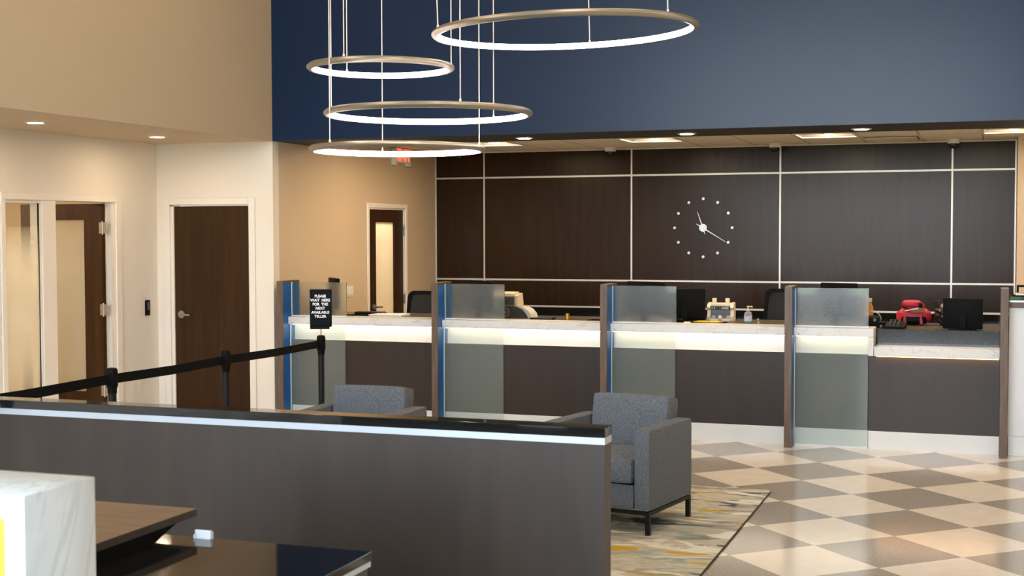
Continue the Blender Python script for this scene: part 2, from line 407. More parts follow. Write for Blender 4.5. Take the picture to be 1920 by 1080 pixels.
# ------------------------------------------------------------------ setting
struct('floor', MB().box(-11, XR+.1, YF-.1, 15.2, -.06, 0), 'floor', 'polished floor of pale and speckled grey checker tiles set diagonally', 'floor')
struct('ceiling', MB().box(XC, XR, YF, YW, ZH, ZH+.05), 'white_ceil', 'high white ceiling over the lobby', 'ceiling')
ct = MB(); TX = (-5.05, -3.285, -1.52, .215)
ct.box(XC, 3.2, 11.91, 13.34, ZC, ZC+.02).box(XC, 3.2, 13.88, YB, ZC, ZC+.02)
for a, b in zip((XC,) + tuple(x+.27 for x in TX), tuple(x-.27 for x in TX) + (3.2,)): ct.box(a, b, 13.34, 13.88, ZC, ZC+.02)
struct('ceiling_teller', ct, 'tile', 'gridded tile ceiling behind the teller line', 'ceiling')
struct('ceiling_soffit', MB().box(XC, XR, YW+.001, 11.89, ZS, ZS+.002).box(XC, XR, 11.89, 11.91, ZS, ZC+.05), 'soffit', 'dark soffit underside below the navy wall', 'soffit')
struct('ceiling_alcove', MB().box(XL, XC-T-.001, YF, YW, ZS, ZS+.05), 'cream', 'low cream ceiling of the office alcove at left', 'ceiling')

# office wall with the opening of sidelight and door
wl = MB()
wl.box(XL-T, XL, YF, 8.93, 0, ZS).box(XL-T, XL, 10.40, YW+T, 0, ZS).box(XL-T, XL, 8.93, 10.40, 2.045, ZS).box(XL-T, XL, 9.405, 9.583, 0, 2.045)
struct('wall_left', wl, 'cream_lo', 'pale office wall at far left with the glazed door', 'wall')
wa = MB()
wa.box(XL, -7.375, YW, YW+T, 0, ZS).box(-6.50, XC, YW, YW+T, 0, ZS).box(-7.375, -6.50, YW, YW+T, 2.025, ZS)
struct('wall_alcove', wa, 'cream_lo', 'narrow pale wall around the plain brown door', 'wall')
wt = MB()
wt.box(XC-T, XC, YW+T, 13.13, 0, ZC).box(XC-T, XC, 14.08, YB+.1, 0, ZC).box(XC-T, XC, 13.13, 14.08, 2.02, ZC)
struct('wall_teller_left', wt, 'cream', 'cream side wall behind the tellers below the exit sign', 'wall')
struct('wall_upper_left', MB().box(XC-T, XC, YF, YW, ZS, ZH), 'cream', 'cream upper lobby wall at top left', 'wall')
struct('wall_upper_back', MB().box(XC-T, XR, YW, YW+.12, ZS+.003, ZH), 'blue_wall', 'navy blue upper wall over the teller line', 'wall')
struct('wall_back', MB().box(XC, .262, YB, YB+.1, 0, ZC), 'panel_wall', 'dark brown panelled back wall behind the tellers', 'wall')
struct('wall_teller_right', MB().box(.262, 3.2, 14.36, YB+.1, 0, ZC), 'cream', 'cream wall end at the right edge of the teller area', 'wall')
struct('wall_right', MB().box(XR, XR+.1, YF, YB, 0, ZH), 'cream', 'cream right lobby wall outside the view', 'wall')
struct('wall_teller_far_right', MB().box(3.2, 3.3, YW+.12, YB, 0, ZC), 'cream', 'cream wall closing the teller area at right', 'wall')

# window wall behind the camera: three wide storefront openings over a low brick sill
wf = MB()
ops = [(-5.9, -2.98), (-2.80, .6)]
wf.box(XL-T, XR+.1, YF-.15, YF, 0, .46).box(XL-T, XR+.1, YF-.15, YF, 5.2, ZH)
for a, b in [(XL-T, -5.9), (-2.98, -2.80), (.6, XR+.1)]: wf.box(a, b, YF-.15, YF, .46, 5.2)
struct('wall_front', wf, 'outer', 'window wall of the lobby behind the viewpoint', 'wall')
for i, (a, b) in enumerate(ops):
    f = MB()
    f.box(a, b, YF-.1, YF-.04, .46, .52).box(a, b, YF-.1, YF-.04, 5.14, 5.2).box(a, b, YF-.1, YF-.04, 2.5, 2.55)
    for k in range(4):
        x = a + (b-a)*k/3; f.box(max(a, x-.03), min(b, x+.03), YF-.1, YF-.04, .46, 5.2)
    struct('window_%d' % (i+2), f, 'black_metal', 'dark framed storefront window behind the viewpoint', 'window')
    pl = bpy.data.lights.new('daylight_portal', 'AREA'); pl.shape = 'RECTANGLE'; pl.size = b-a; pl.size_y = 4.74; pl.cycles.is_portal = True
    po = bpy.data.objects.new('daylight_portal', pl); COL.objects.link(po); po.location = ((a+b)/2, YF-.13, 2.83); po.rotation_euler = (PI/2, 0, PI)
struct('lawn', MB().box(-40, 40, -45, YF-.4, -.25, -.2), 'lawn', 'green lawn outside the windows', 'lawn')
struct('brick_planter', MB().box(-9, 9, YF-1.2, YF-.9, -.2, .42), 'brick', 'low brick planter wall outside the windows', 'planter')

# back wall trims: aluminium strips between the laminate panels
k = 0
for z in (2.396, 1.196, .888):
    k += 1; struct('trim_%d' % k, MB().box(XC, .262, YB-.006, YB, z-.010, z+.010), 'alu', 'thin horizontal metal strip on the dark back wall', 'trim')
for x in (-6.258, -5.640, -3.847, -2.168, -.372, .256):
    k += 1; struct('trim_%d' % k, MB().box(x-.009, x+.009, YB-.005, YB, .0, ZC), 'alu', 'thin upright metal strip on the dark back wall', 'trim')
k += 1; struct('trim_%d' % k, MB().box(XC, .262, YB-.02, YB, ZC-.012, ZC), 'white_ceil', 'pale angle strip where the tile ceiling meets the back wall', 'trim')
struct('baseboard_alcove', MB().box(-6.44, XC+.012, YW-.012, YW, 0, .115), 'casing', 'white baseboard at the wall corner beside the teller line', 'baseboard')
struct('baseboard_left', MB().box(XL, XL+.012, 10.51, YW-.02, 0, .115), 'casing', 'white baseboard on the office wall', 'baseboard')

# office behind the glazed door
wo = MB()
wo.box(-10.6, -10.5, 7.4, 11.5, 0, ZS).box(-10.5, XL-T, 11.3, 11.4, 0, ZS).box(-10.5, XL-T, 7.4, 7.5, 0, ZS)
struct('wall_office', wo, 'cream', 'cream inner walls of the office seen through the glass', 'wall')
struct('ceiling_office', MB().box(-10.6, XL-T, 7.4, 11.4, ZS, ZS+.05), 'white_ceil', 'white office ceiling behind the glazed door', 'ceiling')
wc = MB(); wc.box(-7.9, -7.8, 12.2, 15.1, 0, ZC).box(-7.8, XC-T, 12.2, 12.3, 0, ZC).box(-7.8, XC-T, 15.0, 15.1, 0, ZC).box(-7.8, XC-T, 12.3, 15.0, ZC, ZC+.05)
struct('wall_corridor', wc, 'cream', 'cream corridor seen through the narrow door glass', 'wall')

# ---------------------------------------------------------------- doors
def box_frame(mb, axis, plane, depth, a0, a1, z1, w):
    """casing round an opening: two legs and a head"""
    for lo, hi, za, zb in ((a0-w, a0, 0, z1+w), (a1, a1+w, 0, z1+w), (a0, a1, z1, z1+w)):
        if axis == 'y': mb.box(lo, hi, plane-depth, plane, za, zb, .004, 1)
        else: mb.box(plane, plane+depth, lo, hi, za, zb, .004, 1)
    return mb

def hinge_mb(x, y, z, facing):
    m = MB(); m.rod((x, y, z-.052), (x, y, z+.052), .007)
    if facing == 'y': m.box(x-.036, x+.036, y-.002, y+.004, z-.05, z+.05)
    else: m.box(x-.004, x+.002, y-.036, y+.036, z-.05, z+.05)
    for s in (-1, 1): m.ball((x, y, z+s*.056), .008, 8)
    return m

def lever(parent, x, y, z, facing, side, mat='steel'):
    """rose plus lever; facing 'y' looks to -Y, 'x' looks to +X"""
    m = MB()
    if facing == 'y':
        m.rod((x, y, z), (x, y-.012, z), .036, 20).rod((x, y-.012, z), (x, y-.05, z), .011)
        m.tube([(x, y-.05, z), (x+side*.05, y-.053, z), (x+side*.115, y-.046, z-.004)], .0095)
    else:
        m.rod((x, y, z), (x+.012, y, z), .032, 20).rod((x+.012, y, z), (x+.05, y, z), .010)
        m.tube([(x+.05, y, z), (x+.053, y+side*.05, z), (x+.046, y+side*.115, z-.004)], .009)
    return part('handle', m, mat, parent)

# door_1: glazed office door, swung open into the office, with its sidelight in one frame
d1 = thing('door_1', 'dark wood office door with frosted pane standing open in its white frame', 'door', (XL, 9.99, 0), kind='structure')
c = MB()
for lo, hi, za, zb in ((-1.09, -1.035, 0, 2.086), (.43, .51, 0, 2.086), (-1.035, .43, 2.03, 2.086)): c.box(.0005, .018, lo, hi, za, zb, .004, 1)
c.box(.0005, .014, -.585, -.407, 0, 2.03, .004, 1)
part('casing', c, 'casing', d1)
j = MB(); j.box(-T-.02, .001, .375, .43, 0, 2.045).box(-T-.02, .001, -1.06, .43, 2.03, 2.05).box(-.075, -.045, .355, .376, 0, 2.03)
part('jamb', j, 'casing', d1)
# leaf opened 90 degrees: lies along -X at Y=.30 (local)
lx0, lx1, ly = -.908, -.020, .268
lf = MB(); lf.box(lx1-.193, lx1, ly, ly+.045, .01, 2.018).box(lx0, lx0+.193, ly, ly+.045, .01, 2.018)
lf.box(lx0+.193, lx1-.193, ly, ly+.045, 1.872, 2.018).box(lx0+.193, lx1-.193, ly, ly+.045, .01, .312)
leaf1 = part('leaf', lf, 'door_wood', d1, 'dark walnut stiles and rails')
part('pane', MB().box(lx0+.19, lx1-.19, ly+.018, ly+.026, .3, 1.88), 'film_door', leaf1, 'frosted glass pane')
for z in (1.80, 1.06, .33):
    part('hinge', hinge_mb(-.010, ly-.0045, z, 'y'), 'steel', leaf1)
# sidelight
w1 = thing('window_1', 'narrow sidelight with graded privacy film beside the open office door', 'window', (XL, 9.18, 0), kind='structure')
part('frame', MB().box(-.05, -.004, -.249, -.224, 0, 2.03).box(-.05, -.004, .208, .2245, 0, 2.03).box(-.05, -.004, -.224, .208, 2.005, 2.03).box(-.05, -.004, -.224, .208, 0, .1), 'casing', w1)
part('gasket', MB().box(-.022, -.006, .204, .208, .1, 2.005), 'black', w1)
part('pane', MB().box(-.02, -.012, -.224, .208, .1, 2.005), 'film', w1)

# door_2: plain flush door
d2 = thing('door_2', 'plain flush dark brown door with round steel lever rose', 'door', (-6.9365, YW, 0), kind='structure')
c = box_frame(MB(), 'y', -.001, .018, -.437, .418, 2.018, .066); part('casing', c, 'casing', d2)
j = MB(); j.box(-.4385, -.405, 0, T, 0, 2.02).box(.4165, .4365, 0, T, 0, 2.02).box(-.4385, .4365, 0, T, 2.008, 2.025); part('jamb', j, 'casing', d2)
leaf2 = part('leaf', MB().box(-.404, .4155, .012, .055, .008, 2.006, .002, 1), 'door_wood', d2)
lever(leaf2, -.332, .012, .975, 'y', 1)

# door_3: door behind the tellers with a tall narrow pane
d3 = thing('door_3', 'dark brown door with tall narrow glass pane behind the tellers', 'door', (XC, 13.605, 0), kind='structure')
c = box_frame(MB(), 'x', .001, .016, -.475, .475, 2.02, .05); part('casing', c, 'casing', d3)
j = MB(); j.box(-T, 0, -.4745, -.455, 0, 2.02).box(-T, 0, .455, .4745, 0, 2.02).box(-T, 0, -.4745, .4745, 2.005, 2.0199); part('jamb', j, 'casing', d3)
lf = MB(); lf.box(-.055, -.01, -.455, -.268, .01, 2.003).box(-.055, -.01, .215, .455, .01, 2.003).box(-.055, -.01, -.268, .215, 1.865, 2.003).box(-.055, -.01, -.268, .215, .01, .32)
leaf3 = part('leaf', lf, 'door_wood', d3)
part('pane', MB().box(-.036, -.028, -.27, .22, .31, 1.87), 'film3', leaf3, 'tall narrow glass pane')
lever(leaf3, -.01, -.33, .945, 'x', 1)
for z in (1.775, 1.0): part('hinge', hinge_mb(.004, .462, z, 'x'), 'steel', leaf3)

# ---------------------------------------------------------------- wall fittings
t = thing('card_reader', 'slim black card reader on the pale wall left of the brown door', 'card reader', (XL, 10.90, 1.045))
part('body', MB().box(.0005, .02, -.033, .033, -.073, .073, .006, 2), 'black', t)
part('sensor_window', MB().box(.02, .0215, -.022, .022, -.02, .055, .0006, 1), 'black_gl', t)

t = thing('light_switch_plate', 'cream plate of light switches beside the door behind the tellers', 'light switch', (XC, 12.66, 1.14))
part('plate', MB().box(.0005, .006, -.085, .085, -.058, .058, .003, 2), 'white', t)
for i in range(3): part('rocker', MB().box(.006, .010, -.065+.048*i, -.03+.048*i, -.033, .033, .002, 1), 'casing', t)

t = thing('exit_sign', 'white exit sign with red letters high on the cream side wall', 'exit sign', (XC, 13.93, 2.615))
part('housing', MB().box(.0005, .06, -.21, .215, -.085, .075, .008, 2).box(.0005, .06, -.21, -.165, -.115, -.08, .004, 1).box(.0005, .06, .17, .215, -.115, -.08, .004, 1), 'white', t)
fc = part('face', MB().box(.06, .062, -.17, .18, -.075, .068), 'paper', t)
part('lettering', text_mb('EXIT', .185, .001, .006), 'exit_red', fc, 'glowing red letters', rot=(PI/2, 0, PI/2), loc=(.0635, .005, -.004))

# ---------------------------------------------------------------- wall clock
ck = thing('wall_clock', 'frameless wall clock of steel dots and slim hands on the dark wall', 'clock', (-3.017, YB, 1.797))
part('hub', MB().rod((0, -.0005, 0), (0, -.03, 0), .044, 28).rod((0, -.03, 0), (0, -.036, 0), .03, 28), 'steel', ck)
def hand(ang, ln, tail, y, w):
    m = MB(); d = Vector((math.sin(ang), 0, math.cos(ang))); n = Vector((d.z, 0, -d.x))
    pts = [d*ln + n*.002, d*.0 + n*w, -d*tail*.6 + n*w*.8, -d*tail + n*w*.4, -d*tail - n*w*.4, -d*tail*.6 - n*w*.8, -n*w, d*ln - n*.002]
    m.prism([(p.x, p.z) for p in pts], 'y', y, y-.004); return m
part('hour_hand', hand(math.radians(-19), .19, .075, -.037, .0065), 'steel', ck)
part('minute_hand', hand(math.radians(121.5), .30, .085, -.043, .0065), 'steel', ck)
for i in range(12):
    a = 2*PI*i/12; x, z = .325*math.sin(a), .325*math.cos(a)
    part('hour_marker', MB().rod((x, -.0005, z), (x, -.022, z), .0155, 16).rod((x, -.022, z), (x, -.026, z), .011, 16), 'steel', ck)

# ---------------------------------------------------------------- ceiling fittings
tpos = [(-5.05, 'square ceiling light nearest the exit sign'), (-3.285, 'square ceiling light above and left of the clock'),
        (-1.52, 'square ceiling light right of the clock, beside the air vent'), (.215, 'square ceiling light at far right of the tile ceiling')]
for x, lab in tpos:
    t = thing('ceiling_light', lab, 'ceiling light', (x, 13.61, ZC), group='square lights in the tile ceiling')
    f = MB()
    for a in ((-.293, .293, -.293, -.268), (-.293, .293, .268, .293), (-.293, -.268, -.268, .268), (.268, .293, -.268, .268)): f.box(a[0], a[1], a[2], a[3], -.008, -.0005)
    part('frame', f, 'white', t)
    rf = MB(); bm = bmesh.new(); lo_ = [bm.verts.new((sx*.268, sy*.268, .001)) for sx, sy in ((-1, -1), (1, -1), (1, 1), (-1, 1))]
    hi_ = [bm.verts.new((sx*.11, sy*.2, .085)) for sx, sy in ((-1, -1), (1, -1), (1, 1), (-1, 1))]
    for a in range(4): bm.faces.new((lo_[a], lo_[(a+1) % 4], hi_[(a+1) % 4], hi_[a]))
    bm.faces.new(hi_); rf._add(bm); part('reflector', rf, 'reflector', t, 'sloped white reflector')
    lens = MB(); pts = [(-.105 + .21*i/14, .083 - .075*math.sin(PI*i/14)) for i in range(15)]
    lens.prism(pts, 'y', -.19, .19); part('lens', lens, 'lamp_big', t)

for x in TX:      # unseen area lamps added over the aisle to make up for the dimmed lenses
    la = bpy.data.lights.new('aisle_fill_lamp', 'AREA'); la.shape = 'SQUARE'; la.size = .5; la.energy = 22; la.color = (1, .74, .44)
    lo = bpy.data.objects.new('aisle_fill_lamp', la); COL.objects.link(lo); lo.location = (min(x, -.1), 12.43, ZC-.004)
dl = [(-3.95, 11.53, 'recessed downlight in the dark soffit left of the others, right of the pendant rings'), (-2.47, 11.53, 'recessed downlight in the dark soffit left above the wall clock'),
      (-1.005, 11.53, 'recessed downlight in the dark soffit right of the clock'), (-6.875, 8.55, 'recessed downlight in the cream alcove ceiling at far left above the sidelight'), (-6.90, 10.19, 'recessed downlight in the cream alcove ceiling beside the brown door')]
for i, (x, y, lab) in enumerate(dl):
    t = thing('recessed_downlight', lab, 'downlight', (x, y, ZS), group='recessed downlights')
    part('trim_ring', MB().torus(.072, [(-.012, -.001), (.012, -.001), (.010, -.006), (-.012, -.008)], 32), 'white', t)
    part('lens', MB().cyl(0, 0, -.004, -.0015, .062, n=28), 'lamp', t)

t = thing('air_vent', 'flat white air return panel in the tile ceiling right of the clock', 'vent', (-.935, 14.19, ZC))
part('frame', MB().box(-.29, .29, -.29, .29, -.007, -.0005, .002, 1), 'white_ceil', t)
part('blade', MB().box(-.25, .25, -.25, .25, -.022, -.012, .003, 1), 'white_ceil', t)
part('shadow_gap', MB().box(-.262, .262, -.262, .262, -.0085, -.0072), 'dk_grey', t)

for x, y, lab in [(-4.021, 14.72, 'dome camera on the ceiling between the clock and the pendant rings'), (-2.178, 14.66, 'dome camera on the ceiling just right of the clock'),
               (-.356, 14.68, 'rightmost dome camera above the red backpack'), (-5.86, 14.78, 'dome camera behind the lowest pendant ring')]:
    t = thing('dome_camera', lab, 'security camera', (x, y, ZC), group='dome cameras along the back wall')
    mo = part('mount', MB().lathe([(.062, -.0005), (.062, -.035), (.054, -.045)], n=24), 'white', t)
    dm = part('dome', MB().ball((0, 0, -.052), .046, 20), 'black_gl', mo)
    part('lens', MB().rod((.012, -.036, -.066), (.018, -.049, -.073), .012, 12), 'dk_grey', mo)

# ---------------------------------------------------------------- ring pendants
rings = [((-2.167, 7.0, 2.832), .695, (215, 95, 335), 'largest and highest ring pendant, upper centre', (1.5, -1.3)),
         ((-3.256, 7.0, 2.683), .394, (25, 145, 265), 'smallest ring pendant, upper left, second from the top', (0, 0)),
         ((-2.965, 7.0, 2.415), .560, (70, 190, 310), 'second largest ring pendant, third from the top', (0, 0)),
         ((-3.156, 7.0, 2.221), .476, (5, 125, 245), 'lowest ring pendant, hanging in front of the exit sign', (0, 0))]
for (cx, cy, cz), R, angs, lab, tilt in rings:
    t = thing('ring_pendant_light', lab, 'pendant light', (cx, cy, cz), group='ring pendant lights')
    t.rotation_euler = (math.radians(tilt[0]), math.radians(tilt[1]), 0)
    prof = [(-.006, .017), (.010, .017), (.021, .008), (.024, 0), (.021, -.008), (.010, -.017), (-.006, -.017)]
    part('ring_frame', MB().torus(R, prof), 'nickel', t)
    lp = [(-.006, .0165)] + [(-.006 - .014*math.sin(PI*i/8), .0165*math.cos(PI*i/8)) for i in range(1, 8)] + [(-.006, -.0165)]
    part('diffuser', MB().torus(R, lp), 'ring_led', t)
    for a in angs:
        a = math.radians(a); x, y = (R+.004)*math.cos(a), (R+.004)*math.sin(a)
        cb = MB(); cb.rod((x, y, .012), (x, y, ZH-cz-.001), .0030, 8).cyl(x, y, .012, .03, .006, n=10); part('cable', cb, 'cable', t)
# unseen warm lamps added under the high lobby ceiling for ambient light
for x in (-4.6, -1.5, 1.8, 4.6):
    for y in (5.6, 8.8):
        la = bpy.data.lights.new('lobby_fill_lamp', 'AREA'); la.shape = 'DISK'; la.size = .3; la.energy = 24; la.color = (1, .78, .54)
        lo = bpy.data.objects.new('lobby_fill_lamp', la); COL.objects.link(lo); lo.location = (x, y, ZH-.03)
for loc, e in (((-9.0, 9.3, ZS-.05), 52), ((-7.1, 13.6, ZC-.05), 48)):
    la = bpy.data.lights.new('office_lamp', 'AREA'); la.shape = 'SQUARE'; la.size = .6; la.energy = e; la.color = (1, .80, .55)
    lo = bpy.data.objects.new('office_lamp', la); COL.objects.link(lo); lo.location = loc

# ---------------------------------------------------------------- teller line
DX = [(-6.192, -6.131), (-4.646, -4.587), (-3.099, -3.038), (-1.552, -1.492), (.091, .149)]
YP = 11.01
dlab = ['wood edged blue divider panel at the left end of the teller line', 'wood edged blue divider panel behind the left armchair',
        'wood edged blue divider panel behind the right armchair', 'wood edged blue divider panel at the start of the last teller window', 'wood post at the right end of the teller line']
for i, ((a, b), lab) in enumerate(zip(DX, dlab)):
    t = thing('teller_divider', lab, 'divider', ((a+b)/2, YP, 0), group='dividers of the teller line')
    w = (b-a)/2; dpt = .33 if i < 4 else .31
    part('wood_post', MB().box(-w, w, 0, .016, 0, 1.308, .002, 1).box(-w, w, .016, dpt, 1.296, 1.308).box(-w, w-.004, .016, dpt, 0, 1.296), 'post_wood', t)
    if i < 4: part('blue_panel', MB().box(w-.0035, w, .0165, dpt, .012, 1.283), 'blue_panel', t, 'cobalt blue side panel')

stn = [(DX[0][1], DX[1][0], 'teller counter with glowing white band behind the wait here sign, first from the left'), (DX[1][1], DX[2][0], 'teller counter with glowing white band and receipt printer, second from the left'),
       (DX[2][1], DX[3][0], 'teller counter with glowing white band holding the beige bill counting machine'), (DX[3][1], -.902, 'short teller counter with glowing white band beside the lowered counter')]
for i, (a, b, lab) in enumerate(stn):
    t = thing('teller_counter', lab, 'counter', (a, 11.11, 0), group='teller counters')
    L = b-a-.001; x0 = .001
    part('face_panel', MB().box(x0, L, .075, .12, .146, .757), 'face', t)
    part('kick_base', MB().box(x0, L, .07, .13, 0, .146), 'white', t, 'white kick base')
    part('glow_panel', MB().box(x0, L, .13, .15, .70, .905), 'glow', t, 'white panel lit from above')
    part('ledge', MB().box(x0, L, .078, .14, .745, .757), 'glow', t)
    part('led_strip', MB().box(x0+.01, L-.01, .062, .078, .897, .9045), 'led', t)
    st = MB()
    if i < 3: st.box(x0, L, 0, .27, .905, .975, .003, 1)
    else: st.box(x0, L+.042, 0, .27, .905, .975, .003, 1).box(L, L+.042, 0, .26, .755, .906, .003, 1)
    part('quartz_top', st, 'marble', t)
    # privacy glass: upper pane on the top, lower pane in front of the face, floor shoe
    gl = [.565, .565, .555, .585][i]
    g = thing('privacy_glass', ['frosted glass screen behind the stanchion sign at the first counter', 'frosted glass screen at the second counter beside the printer', 'frosted glass screen above the right armchair', 'frosted glass screen reflecting the lawn at the last window'][i],
              'glass screen', (a, 11.11, 0), group='frosted glass screens of the teller line')
    part('upper_pane', MB().box(.006, gl, .075, .085, .985, 1.293), 'glass_hi', g)
    part('lower_pane', MB().box(.006, gl, .040, .050, .016, .9045), 'glass_lo', g)
    part('edge_strip', MB().box(.0005, .0065, .068, .088, .976, 1.293), 'glass_edge', g).data
    part('top_shoe', MB().box(.006, gl, .070, .090, .9755, .986), 'white', g)
    part('lower_edge_strip', MB().box(.0005, .006, .038, .052, .016, .9045), 'glass_edge', g)
    part('floor_shoe', MB().box(.006, gl, .036, .056, 0, .016), 'white', g)

# lowered accessible counter
t = thing('lowered_counter', 'lowered dark counter at the right with marble ledge and amber under light', 'counter', (-.859, 11.11, 0))
part('face_panel', MB().box(-.041, .949, .055, .10, .146, .755), 'face', t)
part('kick_base', MB().box(-.041, .949, .05, .11, 0, .146), 'white', t, 'white kick base')
part('quartz_ledge', MB().box(.001, .949, 0, .26, .755, .83, .003, 1), 'marble', t)
part('granite_splash', MB().box(.001, .949, .24, .26, .83, .956), 'splash', t, 'grey polished granite upstand')
part('led_strip', MB().box(.02, .94, .028, .038, .750, .7545), 'led_amber', t)

# continuous worktop behind the counters
t = thing('teller_worktop', 'long dark worktop running behind the whole teller line', 'worktop', (-3.0, 11.8, 0))
part('top', MB().box(-3.15, 3.09, -.415, .55, .92, .95, .004, 1), 'worktop', t)
for x in (-3.1, -1.6, -.07, 1.48, 3.05): part('support_panel', MB().box(x-.02, x+.02, -.40, .5, 0, .92), 'face', t)
# back credenza
t = thing('back_credenza', 'low black credenza along the dark back wall', 'cabinet', (-3.0, 14.7, 0))
part('body', MB().box(-3.2, 3.2, -.25, .28, .08, .74), 'face', t)
part('granite_top', MB().box(-3.22, 3.22, -.28, .28, .74, .77, .003, 1), 'granite', t)
part('granite_splash', MB().box(-3.22, 3.22, .262, .283, .77, .876), 'granite', t)
part('plinth', MB().box(-3.18, 3.18, -.2, .27, 0, .08), 'black', t)

# white half wall at the right end with a granite cap
t = thing('side_counter', 'white panelled counter with black cap at the right edge', 'counter', (.155, 11.14, 0))
part('body', MB().box(0, 2.2, .03, .16, 0, 1.157), 'white_side', t)
part('kick_base', MB().box(0, 2.2, .018, .03, 0, .155, .003, 1), 'white', t)
part('wood_band', MB().box(0, 2.2, .005, .16, 1.157, 1.2), 'post_wood', t)
part('metal_strip', MB().box(0, 2.2, .008, .16, 1.2, 1.215), 'strip', t)
part('granite_cap', MB().box(0, 2.2, -.005, .20, 1.215, 1.247, .003, 1), 'granite', t)
t = thing('letter_tray', 'two tier black letter tray with pale paper on the side counter', 'letter tray', (.42, 11.26, 1.2475))
part('lower_tier', MB().box(-.24, .24, -.10, .07, 0, .006).box(-.24, -.235, -.10, .07, 0, .03).box(.235, .24, -.10, .07, 0, .03), 'black', t)
part('paper_stack', MB().box(-.22, .22, -.095, .06, .0062, .020), 'paper', t, 'pale paper stack')
part('upper_tier', MB().box(-.21, .24, -.07, .07, .068, .082).box(.225, .24, .05, .07, .006, .07).box(-.21, -.195, .05, .07, .021, .07), 'black', t)

# ---------------------------------------------------------------- things on the worktop
ZW = .9505
def monitor(x, y, rz, lab, w=.42, h=.27, z0=.06, grp='monitors behind the frosted glass', top=None):
    t = thing('computer_monitor', lab, 'monitor', (x, y, ZW), rz, grp)
    if top: h = top-ZW-z0
    hs = part('housing', MB().box(-w/2, w/2, -.018, .014, z0, z0+h, .008, 2), 'black', t)
    part('screen', MB().box(-w/2+.012, w/2-.012, .0142, .0155, z0+.012, z0+h-.012), 'black_gl', hs)
    part('stand', MB().box(-.03, .03, -.04, -.018, .008, z0+h*.5, .004, 1).box(-.11, .11, -.09, .07, 0, .010, .004, 1), 'black', t)
    return t
monitor(-5.96, 11.72, math.radians(-50), 'black monitor whose top shows above the first frosted glass', w=.36, h=.34, top=1.315)
monitor(-4.42, 11.66, math.radians(-35), 'black monitor whose top shows above the second frosted glass', w=.38, h=.34, top=1.308)
monitor(-2.86, 11.66, math.radians(-22), 'black monitor whose top shows above the third frosted glass', w=.40, h=.34, top=1.313)
monitor(-1.19, 11.66, math.radians(-24), 'black monitor whose top shows above the frosted glass with the lawn reflection', w=.34, h=.34, top=1.318)
monitor(-2.56, 11.88, math.radians(8), 'black monitor back just right of the third frosted glass', w=.37, z0=.012, grp=None, top=1.245)
t = monitor(-.195, 11.60, math.radians(-4), 'black monitor back standing at the right end of the lowered counter', w=.31, z0=.004, grp=None, top=1.205)

def office_chair(x, y, rz, lab, w, ztop, mesh):
    t = thing('office_chair', lab, 'office chair', (x, y, 0), rz, None)
    h = ztop - .62
    pts = []
    fr = MB()
    def outline(inset):
        r = .07; hw = w/2 - inset; zb, zt = .62 + inset, ztop - inset; o = []
        for cx, cz, a0 in ((hw-r, zt-r, 0), (-hw+r, zt-r, 90), (-hw+r*.6, zb+r, 180), (hw-r*.6, zb+r, 270)):
            for k in range(5):
                a = math.radians(a0 + 22.5*k); o.append((cx + r*math.cos(a), cz + r*math.sin(a)))
        return o
    A = outline(0); B = outline(.035); n = len(A)
    for i in range(n):
        k = (i+1) % n; fr.prism([A[i], A[k], B[k], B[i]], 'y', -.014, .014)
    bf = part('back_frame', fr, 'black', t)
    mm = MB(); mm.prism(outline(.034), 'y', -.003, .003); part('back_mesh', mm, mesh, bf)
    part('seat', MB().cushion(-.24, .24, -.50, -.03, .45, .53, .035, .006), 'black', t)
    part('spine', MB().tube([(0, -.2, .44), (0, .04, .46), (0, .03, .80)], .018), 'black', t)
    for s in (-1, 1): part('armrest', MB().tube([(s*.27, -.12, .46), (s*.28, -.12, .66), (s*.28, -.34, .67)], .016), 'black', t)
    part('gas_lift', MB().cyl(0, -.25, .09, .45, .025), 'black_metal', t)
    b = MB(); cs = []
    for i in range(5):
        a = 2*PI*i/5; e = Vector((.3*math.cos(a), -.25+.3*math.sin(a), .07)); b.rod((0, -.25, .09), e, .02)
        cs.append(MB().rod(e+Vector((-.012, 0, -.04)), e+Vector((.012, 0, -.04)), .03, 14))
    sb = part('star_base', b, 'black_metal', t)
    for c_ in cs: part('castor', c_, 'black', sb)
    return t
office_chair(-5.40, 12.72, math.radians(4), 'black mesh office chair back against the door behind the first counter', .44, 1.155, 'mesh2')
office_chair(-1.75, 12.72, math.radians(-6), 'black mesh office chair back right of the sanitizer bottle', .46, 1.22, 'mesh')

# first counter: a jumble of black keyboard and cable, a stamp holder and a paper stack
t = thing('keyboard', 'black keyboard on the worktop at the first counter', 'keyboard', (-5.72, 12.02, ZW), math.radians(6))
kbb = part('base', MB().box(-.15, .15, -.06, .06, 0, .018, .005, 1), 'black', t)
kb = MB()
for r in range(4):
    for c_ in range(12): kb.box(-.14+.0235*c_, -.12+.0235*c_, -.05+.026*r, -.028+.026*r, .018, .028, .002, 1)
part('keys', kb, 'dk_grey', kbb)
t = thing('stamp_stand', 'small upright black stamp stand beside the first frosted glass', 'stamp holder', (-5.862, 11.45, ZW))
part('post', MB().box(-.014, .014, -.02, .02, 0, .10, .003, 1), 'black', t)
part('peg', MB().rod((.012, 0, .055), (.045, 0, .055), .007), 'black', t)
part('foot', MB().box(-.04, .05, -.04, .04, 0, .008), 'black', t)
t = thing('coiled_cable', 'tangle of black cable on the worktop at the first counter', 'cable', (-5.62, 11.52, ZW+.008))
part('coil', MB().tube([(-.10+.2*i/40 + .02*math.sin(i*1.3), .03*math.cos(i*.9), .008+.010*abs(math.sin(i*.7))) for i in range(41)], .006, 6), 'black', t)
t = thing('paper_stack', 'flat stack of white paper on the first counter worktop', 'paper', (-5.43, 11.83, ZW))
